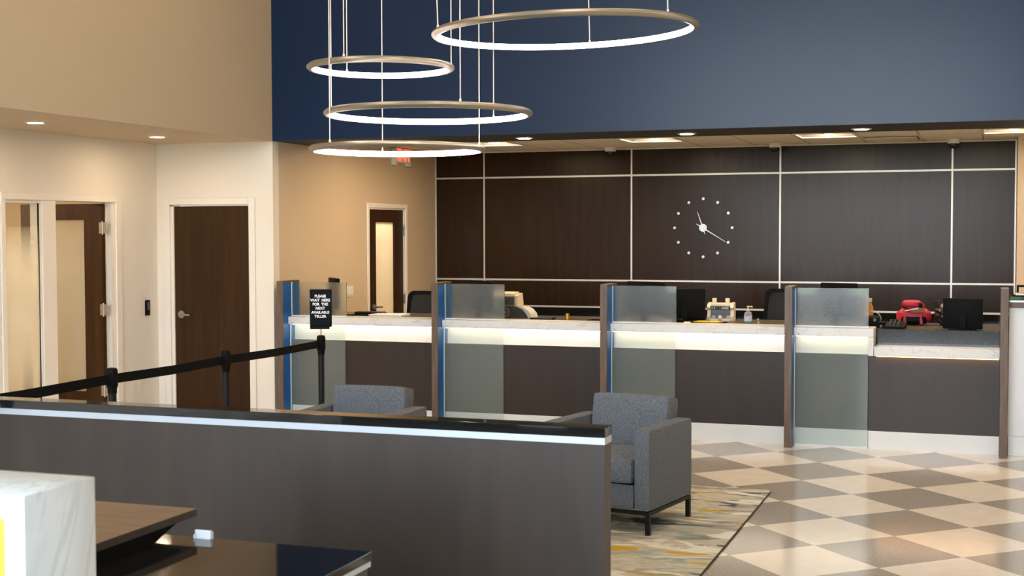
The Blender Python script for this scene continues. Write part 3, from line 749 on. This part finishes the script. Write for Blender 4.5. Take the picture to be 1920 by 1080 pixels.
part('sheets', MB().box(-.17, .17, -.11, .11, 0, .018, .001, 1), 'paper', t)
part('top_sheet', MB().box(-.12, .18, -.10, .12, .0182, .0195, mat=Matrix.Rotation(.06, 4, 'Z')), 'paper', t)

# second counter: receipt printer and check scanner, gold tin, tilted tray
t = thing('receipt_printer', 'grey and beige receipt printer at the second counter', 'printer', (-4.30, 12.04, ZW+.105))
part('body', MB().prism([(-.09, .0), (-.09, .10), (.07, .115), (.10, .0)], 'x', -.12, .105), 'grey_pl', t)
part('lid', MB().prism([(-.095, .095), (.07, .112), (.07, .132), (-.09, .120)], 'x', -.125, .095), 'beige', t, 'beige lid')
part('side_cheek', MB().prism([(-.09, 0), (-.085, .10), (.07, .12), (.10, 0)], 'x', .105, .13), 'beige', t, 'beige side cheek')
gr = MB()
for i in range(4): gr.box(-.115, .10, -.094, -.0895, .02+.018*i, .03+.018*i)
part('grille', gr, 'dk_grey', t)
t = thing('check_scanner', 'dark grey check scanner with curved beige end below the receipt printer', 'scanner', (-4.22, 12.02, ZW))
prof = [(-.14, 0), (-.14, .10), (.0, .104), (.06, .095), (.10, .075), (.14, .03), (.15, 0)]
part('body', MB().prism(prof, 'y', -.09, .10), 'dk_grey', t)
prof2 = [(.055, .1), (.105, .078), (.148, .03), (.16, 0), (.20, 0), (.19, .035), (.155, .075), (.11, .098), (.07, .106)]
part('end_cover', MB().prism(prof2, 'y', -.085, .10), 'lt_grey', t, 'curved beige end cover')
part('dial', MB().torus(.034, [(-.006, -.004), (.006, -.004), (.006, .004), (-.006, .004)], 28).cyl(0, 0, -.004, .002, .016), 'grey_pl', t, rot=(PI/2, 0, 0), loc=(-.055, -.0945, .05))
t = thing('gold_tin', 'small gold tin on the second counter worktop', 'tin', (-3.655, 11.88, ZW))
part('tin', MB().cyl(0, 0, 0, .032, .024).cyl(0, 0, .032, .045, .017), 'gold', t)
part('tin_lid', MB().cyl(0, 0, .045, .052, .019), 'gold', t)
t = thing('clipboard', 'dark clipboard with a sheet leaning at the right of the second counter', 'clipboard', (-3.30, 11.86, ZW))
mt = Matrix.Rotation(math.radians(-12), 4, 'Y')
part('board', MB().box(-.13, .13, -.11, .11, .030, .034, mat=mt), 'black', t)
part('sheet', MB().box(-.12, .10, -.10, .10, .0345, .0355, mat=mt), 'lt_grey', t)
part('clip', MB().box(.10, .128, -.04, .04, .0345, .046, .003, 1, mat=mt), 'steel', t)
part('prop', MB().box(.07, .11, -.08, .08, 0, .045), 'black', t)
t = thing('pen_tray', 'long flat black tray on the second counter worktop', 'tray', (-3.86, 11.78, ZW))
part('tray', MB().box(-.11, .11, -.05, .05, 0, .004).box(-.11, .11, -.05, -.045, .004, .014).box(-.11, .11, .045, .05, .004, .014).box(-.11, -.105, -.05, .05, .004, .014).box(.105, .11, -.05, .05, .004, .014), 'black', t)
part('pen', MB().rod((-.09, .0, .009), (.08, .02, .009), .0045), 'grey_pl', t)

# third counter: bill counter, yellow folder, papers, sanitizer, cable coil
t = thing('bill_counter', 'beige bill counting machine on the third counter', 'bill counter', (-2.262, 12.05, ZW), math.radians(4))
b = MB()
b.prism([(-.08, 0), (-.095, .02), (-.095, .05), (-.06, .055), (-.055, .10), (-.085, .125), (-.06, .155), (.08, .165), (.10, .12), (.10, 0)], 'x', -.118, -.088)
b.prism([(-.08, 0), (-.095, .02), (-.095, .05), (-.06, .055), (-.055, .10), (-.085, .125), (-.06, .155), (.08, .165), (.10, .12), (.10, 0)], 'x', .088, .118)
b.box(-.09, .09, -.085, .09, 0, .028, .004, 1).box(-.09, .09, -.02, .095, .028, .16).box(-.09, .09, -.07, .0, .135, .158, .004, 1)
part('body', b, 'beige', t)
dp = part('display_panel', MB().box(-.085, .085, -.088, -.06, .108, .134, .002, 1), 'black_gl', t, 'black control panel')
kk = MB()
for r in range(2):
    for c_ in range(5): kk.box(.012+.013*c_, .021+.013*c_, -.090, -.0875, .112+.011*r, .119+.011*r)
kk.box(-.075, -.066, -.090, -.0875, .114, .126).box(-.055, -.046, -.090, -.0875, .114, .126)
part('buttons', kk, 'lt_grey', dp)
part('note_slot', MB().box(-.087, .087, -.045, -.022, .052, .105), 'dk_grey', t)
for s in (-.062, .055): part('hopper_guide', MB().box(s-.018, s+.018, -.01, .03, .158, .205, .004, 1), 'beige', t)
part('stacker_ramp', MB().prism([(-.085, .028), (-.03, .07), (-.02, .07), (-.02, .028)], 'x', -.045, .045), 'grey_pl', t)
part('paper_slip', MB().box(-.012, .012, -.089, -.086, .032, .056), 'paper', t)
part('badge', MB().box(-.02, .018, -.0875, -.085, .010, .018), 'label_red', t, 'small red badge')
t = thing('yellow_folder', 'bright yellow folder in front of the bill counter', 'folder', (-2.32, 11.74, ZW))
part('cover', MB().prism([(-.12, -.05), (.10, -.08), (.13, .02), (-.09, .09)], 'z', .010, .016), 'yellow', t)
part('folder_backing', MB().prism([(-.14, -.07), (.14, -.07), (.16, .05), (-.12, .08)], 'z', 0, .010), 'black', t, 'dark lower file')
t = thing('loose_papers', 'loose white sheets left of the yellow folder', 'paper', (-2.62, 11.62, ZW))
part('sheets', MB().box(-.05, .17, -.10, .12, 0, .006, mat=Matrix.Rotation(.3, 4, 'Z')), 'paper', t)
t = thing('telephone_cord', 'dark coil of phone cord beside the third frosted glass', 'cord', (-2.53, 11.47, ZW))
part('coil', MB().tube([(.05*math.cos(i*.8)*(1-.004*i), .04*math.sin(i*.8), .008+.0009*i) for i in range(44)], .006, 6), 'black', t)
t = thing('hand_sanitizer', 'clear pump bottle of hand sanitizer on the third counter', 'bottle', (-1.965, 11.72, ZW))
bb = part('bottle_body', MB().lathe([(.030, 0), (.034, .006), (.034, .085), (.028, .102), (.014, .110), (.014, .116)], n=28), 'bottle', t)
part('label', MB().lathe([(.0345, .025), (.0345, .078)], n=28), 'label_blue', bb, 'pale blue label')
part('label_mark', MB().prism([(-.018, .072), (.012, .072), (.016, .084), (-.014, .084)], 'y', -.0362, -.0345), 'label_red', bb)
part('pump', MB().cyl(0, 0, .116, .132, .017).cyl(0, 0, .132, .146, .007).box(-.011, .011, -.011, .011, .145, .158, .003, 1).tube([(0, 0, .152), (.03, 0, .152), (.036, 0, .144)], .006), 'beige', t, 'cream pump head')
t = thing('glass_paperweight', 'tiny clear trinket right of the sanitizer bottle', 'trinket', (-1.885, 11.76, ZW))
part('trinket', MB().lathe([(.010, 0), (.014, .01), (.008, .02), (.012, .035), (.006, .048)], n=12), 'bottle', t)

# last window and lowered counter
t = thing('card_terminal', 'black card terminal with a pale curved cable beside the last frosted glass', 'card terminal', (-.905, 11.62, ZW))
part('body', MB().prism([(-.05, 0), (-.05, .085), (.02, .10), (.05, .07), (.05, 0)], 'x', -.05, .055), 'black', t)
part('keypad_mark', MB().box(.005, .028, -.0515, -.0495, .055, .078), 'grey_pl', t)
part('cord', MB().tube([(-.02+.08*math.sin(a*PI/14)*.9+.02*(a/14), 0, .135-.055*(1-math.cos(a*PI/14))) for a in range(15)], .0035, 8), 'lt_grey', t, 'pale curved cable')
t = thing('amber_bottle', 'small amber bottle with pale cap behind the card terminal', 'bottle', (-.965, 12.0, ZW))
part('glass', MB().lathe([(.03, 0), (.03, .15), (.016, .18), (.016, .195)], n=24), 'amber', t)
part('cap', MB().cyl(0, 0, .195, .225, .020), 'beige', t, 'pale cap')
t = thing('desk_phone', 'black desk phone on the worktop behind the lowered counter', 'phone', (-.75, 11.56, ZW), math.radians(-4))
part('base', MB().prism([(-.08, 0), (-.08, .018), (.08, .05), (.08, 0)], 'x', -.07, .11), 'black', t)
part('handset', MB().box(-.10, -.055, -.085, .09, .03, .055, .012, 3), 'black', t)
pk = MB()
for r in range(4):
    for c_ in range(3): pk.box(-.02+.032*c_, 0+.032*c_, -.06+.03*r, -.042+.03*r, .023+.0125*r, .032+.0125*r, .002, 1)
part('keypad', pk, 'dk_grey', t)
t = thing('white_note', 'small white paper slip behind the desk phone', 'paper', (-.79, 11.95, ZW))
part('sheet', MB().box(-.08, .10, -.07, .07, 0, .010), 'paper', t)

# red backpack
bp = thing('backpack', 'bright red backpack with black straps on the worktop behind the lowered counter', 'backpack', (-.60, 12.05, ZW+.0125), math.radians(2))
bk = MB(); bk.cushion(-.135, .135, -.07, .08, 0, .125, .05, .012)
bk.cushion(-.095, .08, -.045, .075, .095, .185, .04, .010)
part('body', bk, 'red', bp)
part('top_flap', MB().cushion(-.095, .055, -.062, .06, .135, .196, .022, .006), 'red', bp)
part('trim_band', MB().tube([(-.10+.0165*i, -.075-.004*math.sin(PI*i/10), .150-.028*math.sin(PI*i/10)) for i in range(11)], .006, 8), 'black', bp, 'black piping under the flap')
part('bag_base', MB().cushion(-.10, .10, -.086, -.02, .0, .068, .02, .006), 'black', bp, 'black lower pocket')
for x0, x1 in ((-.075, -.058), (.062, .085)):
    part('strap', MB().prism([(x0-.012, .0), (x0+.014, .0), (x1-.008 if x1 < 0 else x0, .085), (x1-.024 if x1 < 0 else x0-.012, .085)], 'y', -.096, -.087), 'red', bp)
part('side_strap', MB().cushion(.04, .07, -.085, -.03, .115, .18, .012), 'black', bp)
part('suede_panel', MB().prism([(-.03, .095), (.09, .10), (.085, .135), (.02, .142)], 'y', -.094, -.084), 'tan', bp, 'tan suede panel')
part('pale_strap', MB().prism([(-.075, .108), (.035, .128), (.04, .140), (-.07, .118)], 'y', -.100, -.094), 'beige', bp, 'pale webbing strap')
t = thing('black_bag', 'crumpled shiny black bag beside the red backpack', 'bag', (-.350, 12.07, ZW))
bg = MB(); tmp = bmesh.new(); bmesh.ops.create_icosphere(tmp, subdivisions=4, radius=1)
for v in tmp.verts:
    n = 1 + .10*math.sin(7*v.co.x+3*v.co.z) * math.cos(6*v.co.y+2) + .06*math.sin(13*v.co.z+5*v.co.x)
    v.co = Vector((v.co.x*.085*n*(1-.3*max(0, v.co.z)), v.co.y*.09*n, .092+v.co.z*.095*n))
    v.co.x += -.03*max(0, v.co.z-.1)*6; v.co.z = max(v.co.z, .0)
bg._add(tmp); part('sack', bg, 'bag', t)
part('tied_neck', MB().rod((-.05, 0, .165), (-.075, 0, .20), .016, 12, .028), 'bag', t)

# ---------------------------------------------------------------- queue posts
sp = [(4.85, 'black queue post at far left beyond the frame edge'), (6.33, 'black queue post in front of the open office door'), (7.52, 'black queue post in front of the plain brown door'), (8.83, 'black queue post carrying the wait here sign')]
for i, (y, lab) in enumerate(sp):
    t = thing('queue_post', lab, 'queue post', (-4.602, y, 0), 0, 'black queue posts')
    part('base', MB().lathe([(.17, 0), (.17, .012), (.15, .022), (.05, .035), (.026, .05)], n=36), 'black_metal', t)
    part('tube', MB().cyl(0, 0, .045, .885, .0225), 'black_metal', t)
    part('head', MB().lathe([(.0255, .86), (.0255, .885), (.032, .90), (.032, .982), (.027, .998), (.015, 1.002)], n=28).box(-.016, .016, -.036, -.025, .905, .975, .003, 1), 'black', t)
    if i < 3:
        y1 = sp[i+1][0]-y
        part('belt', MB().prism([(.030, .912), (y1*.5, .905), (y1-.034, .912), (y1-.034, .966), (y1*.5, .959), (.030, .966)], 'x', -.0015, .0015), 'belt', t)
        part('belt_clip', MB().box(-.012, .012, y1-.042, y1-.030, .908, .970, .002, 1), 'black', t)
sg = thing('queue_sign', 'black sign asking customers to wait, on top of the queue post', 'sign', (-4.602, 8.83, 1.003), math.radians(20))
part('stem', MB().cyl(0, 0, 0, .045, .005, n=12), 'nickel', sg)
part('frame', MB().box(-.080, .080, -.010, .010, .060, .335, .006, 2).box(-.078, .062, -.010, .010, .044, .064), 'black', sg)
pnl = part('panel', MB().box(-.072, .072, -.0115, -.0102, .075, .325), 'black', sg)
part('lettering', text_mb('PLEASE\nWAIT  HERE\nFOR  THE\nNEXT\nAVAILABLE\nTELLER', .0265, .0004, .0009, space=1.12), 'lettering', pnl, 'white capital letters', rot=FACE_FRONT, loc=(-.002, -.0120, .211))

# ---------------------------------------------------------------- rug and armchairs
rug = thing('area_rug', 'grey, cream and gold brushstroke rug under the armchairs', 'rug', (-3.1, 7.3, 0))
def rrect(hx0, hx1, hy0, hy1, r):
    o = []
    for cx, cy, a0 in ((hx1-r, hy1-r, 0), (hx0+r, hy1-r, 90), (hx0+r, hy0+r, 180), (hx1-r, hy0+r, 270)):
        for k_ in range(6): a = math.radians(a0+18*k_); o.append((cx+r*math.cos(a), cy+r*math.sin(a)))
    return o
part('pile', MB().prism(rrect(-1.275, 1.735, -1.74, 1.79, .04), 'z', .0005, .013), 'rug', rug)
part('binding_shadow', MB().prism(rrect(-1.280, 1.740, -1.745, 1.795, .043), 'z', .0004, .009), 'rug_edge', rug, 'bound edge painted dark for its shadow')

def armchair(x, y, rz, lab):
    t = thing('armchair', lab, 'armchair', (x, y, .0135), rz, 'grey armchairs')
    # local: front towards -Y, width along X
    W, D = .36, .66
    for s in (-1, 1):
        a, b_ = (W-.10, W) if s > 0 else (-W, -W+.10)
        part('arm', MB().cushion(a, b_, 0, D-.02, .135, .605, .016, .002), 'fabric', t)
    part('seat_cushion', MB().cushion(-W+.104, W-.104, -.015, .48, .285, .435, .022, .012), 'fabric', t)
    part('seat_base', MB().cushion(-W+.104, W-.104, .012, .60, .135, .283, .014, .0), 'fabric', t)
    bm_ = MB(); tilt = Matrix.Translation((0, .46, .40)) @ Matrix.Rotation(math.radians(-9), 4, 'X')
    bm_.cushion(-W+.104, W-.104, 0, .17, .015, .345, .020, .006, mat=tilt); part('back_cushion', bm_, 'fabric', t)
    part('back_shell', MB().cushion(-W+.104, W-.104, .55, .66, .135, .60, .016, 0), 'fabric', t)
    fr = MB(); fr.box(-W+.004, W-.004, .01, .028, .112, .134).box(-W+.004, W-.004, D-.05, D-.03, .112, .134).box(-W+.004, -W+.024, .028, D-.05, .112, .134).box(W-.024, W-.004, .028, D-.05, .112, .134)
    part('metal_frame', fr, 'black_metal', t)
    for sx in (-1, 1):
        for yy in (.018, D-.048):
            xx = sx*(W-.016); part('leg', MB().box(xx-.013, xx+.013, yy-.012, yy+.014, 0, .112), 'black_metal', t)
    return t
# right chair: front right leg outside near (-1.81, 7.49), turned about 10 degrees
ra = math.radians(-10.5)
fx, fy = -1.812, 7.475
armchair(fx - .36*math.cos(ra), fy - .36*math.sin(ra), ra, 'grey tweed armchair at right, seen past the partition end')
armchair(-3.79, 7.45, math.radians(1.5), 'grey tweed armchair at left, mostly hidden by the partition')

# ---------------------------------------------------------------- foreground
HP, PF = .97, 5.164
pt = thing('low_partition', 'long dark wood low partition with black granite cap in the foreground', 'partition', (-1.432, PF, 0))
part('panel', MB().box(-3.065, -.004, .004, .100, 0, HP-.068), 'part', pt)
part('metal_strip', MB().box(-3.065, -.001, .001, .103, HP-.068, HP-.039, .001, 1), 'strip', pt, 'bright silver strip under the cap')
part('granite_cap', MB().box(-3.07, 0, -.001, .104, HP-.039, HP, .002, 1), 'granite', pt)

HD = .76
dk = thing('granite_desk', 'black granite topped desk in the foreground beside the marble pedestal', 'desk', (-1.797, 3.777, 0))
part('granite_top', MB().box(-1.5, 0, -1.15, 0, HD-.029, HD, .002, 1), 'granite', dk)
part('metal_strip', MB().box(-1.5, -.004, -1.146, -.002, HD-.047, HD-.029), 'strip', dk, 'silver strip under the top')
part('body', MB().box(-1.5, -.012, -1.14, -.010, 0, HD-.047), 'part', dk)
t = thing('card_holder', 'small white card holder on the far edge of the black desk', 'card holder', (-2.395, 3.766, HD))
part('tray', MB().box(-.031, .031, -.010, .010, 0, .003).box(-.031, -.024, -.010, -.004, .003, .012).box(-.031, .031, .006, .010, .003, .022), 'paper', t)
part('cards', MB().box(-.030, .030, -.004, .006, .003, .026, .001, 1), 'paper', t)

rs = thing('desk_riser', 'brown wood riser shelf on a black support standing on the granite desk', 'riser', (-2.47, 3.845, HD))
part('board', MB().prism([(-.8, -1.1), (0, -1.1), (0, 0), (-.8, 0)], 'z', .075, .077), 'riser', rs, 'brown wood top')
part('edge_core', MB().prism([(-.8, -1.1), (0, -1.1), (0, 0), (-.8, 0)], 'z', .052, .075), 'riser_edge', rs, 'darker brown edge')
part('support', MB().prism([(-.05, .0515), (-1.0, .0515), (-1.0, .0), (-.22, .0), (-.18, .012)], 'x', -.7, -.025), 'black', rs, 'black tapered support')

pd = thing('marble_pedestal', 'white marble pedestal in the lower left corner', 'pedestal', (-1.903, 2.310, 0))
part('marble_block', MB().box(-.5, 0, 0, .24, 0, 1.2, .003, 2), 'marble2', pd)
yc = thing('notice_card', 'yellow and lime notice card on the front of the marble pedestal', 'notice', (-2.05, 2.310, 1.0))
part('card', MB().box(-.2, .096, -.004, .0, -.22, .148), 'lime', yc)

# ---------------------------------------------------------------- light
w = bpy.data.worlds.new('sky'); S.world = w; w.use_nodes = True
nt = w.node_tree; bg_ = nt.nodes['Background']
tc = nt.nodes.new('ShaderNodeTexCoord'); sx = nt.nodes.new('ShaderNodeSeparateXYZ'); cr = nt.nodes.new('ShaderNodeValToRGB')
nt.links.new(tc.outputs['Generated'], sx.inputs[0]); nt.links.new(sx.outputs['Z'], cr.inputs['Fac'])
e = cr.color_ramp.elements; e[0].position = 0; e[0].color = (.86, .93, 1, 1); e[1].position = .6; e[1].color = (.58, .76, 1, 1)
nt.links.new(cr.outputs['Color'], bg_.inputs['Color']); bg_.inputs['Strength'].default_value = 13

S.view_settings.view_transform = 'Standard'; S.view_settings.look = 'None'
S.view_settings.gamma = 1; S.view_settings.use_curve_mapping = False
S.view_settings.exposure = 0.4
S.cycles.max_bounces = 10; S.cycles.diffuse_bounces = 4; S.cycles.glossy_bounces = 5; S.cycles.transmission_bounces = 8; S.cycles.transparent_max_bounces = 10
S.cycles.sample_clamp_indirect = 8; S.cycles.caustics_reflective = False; S.cycles.caustics_refractive = False
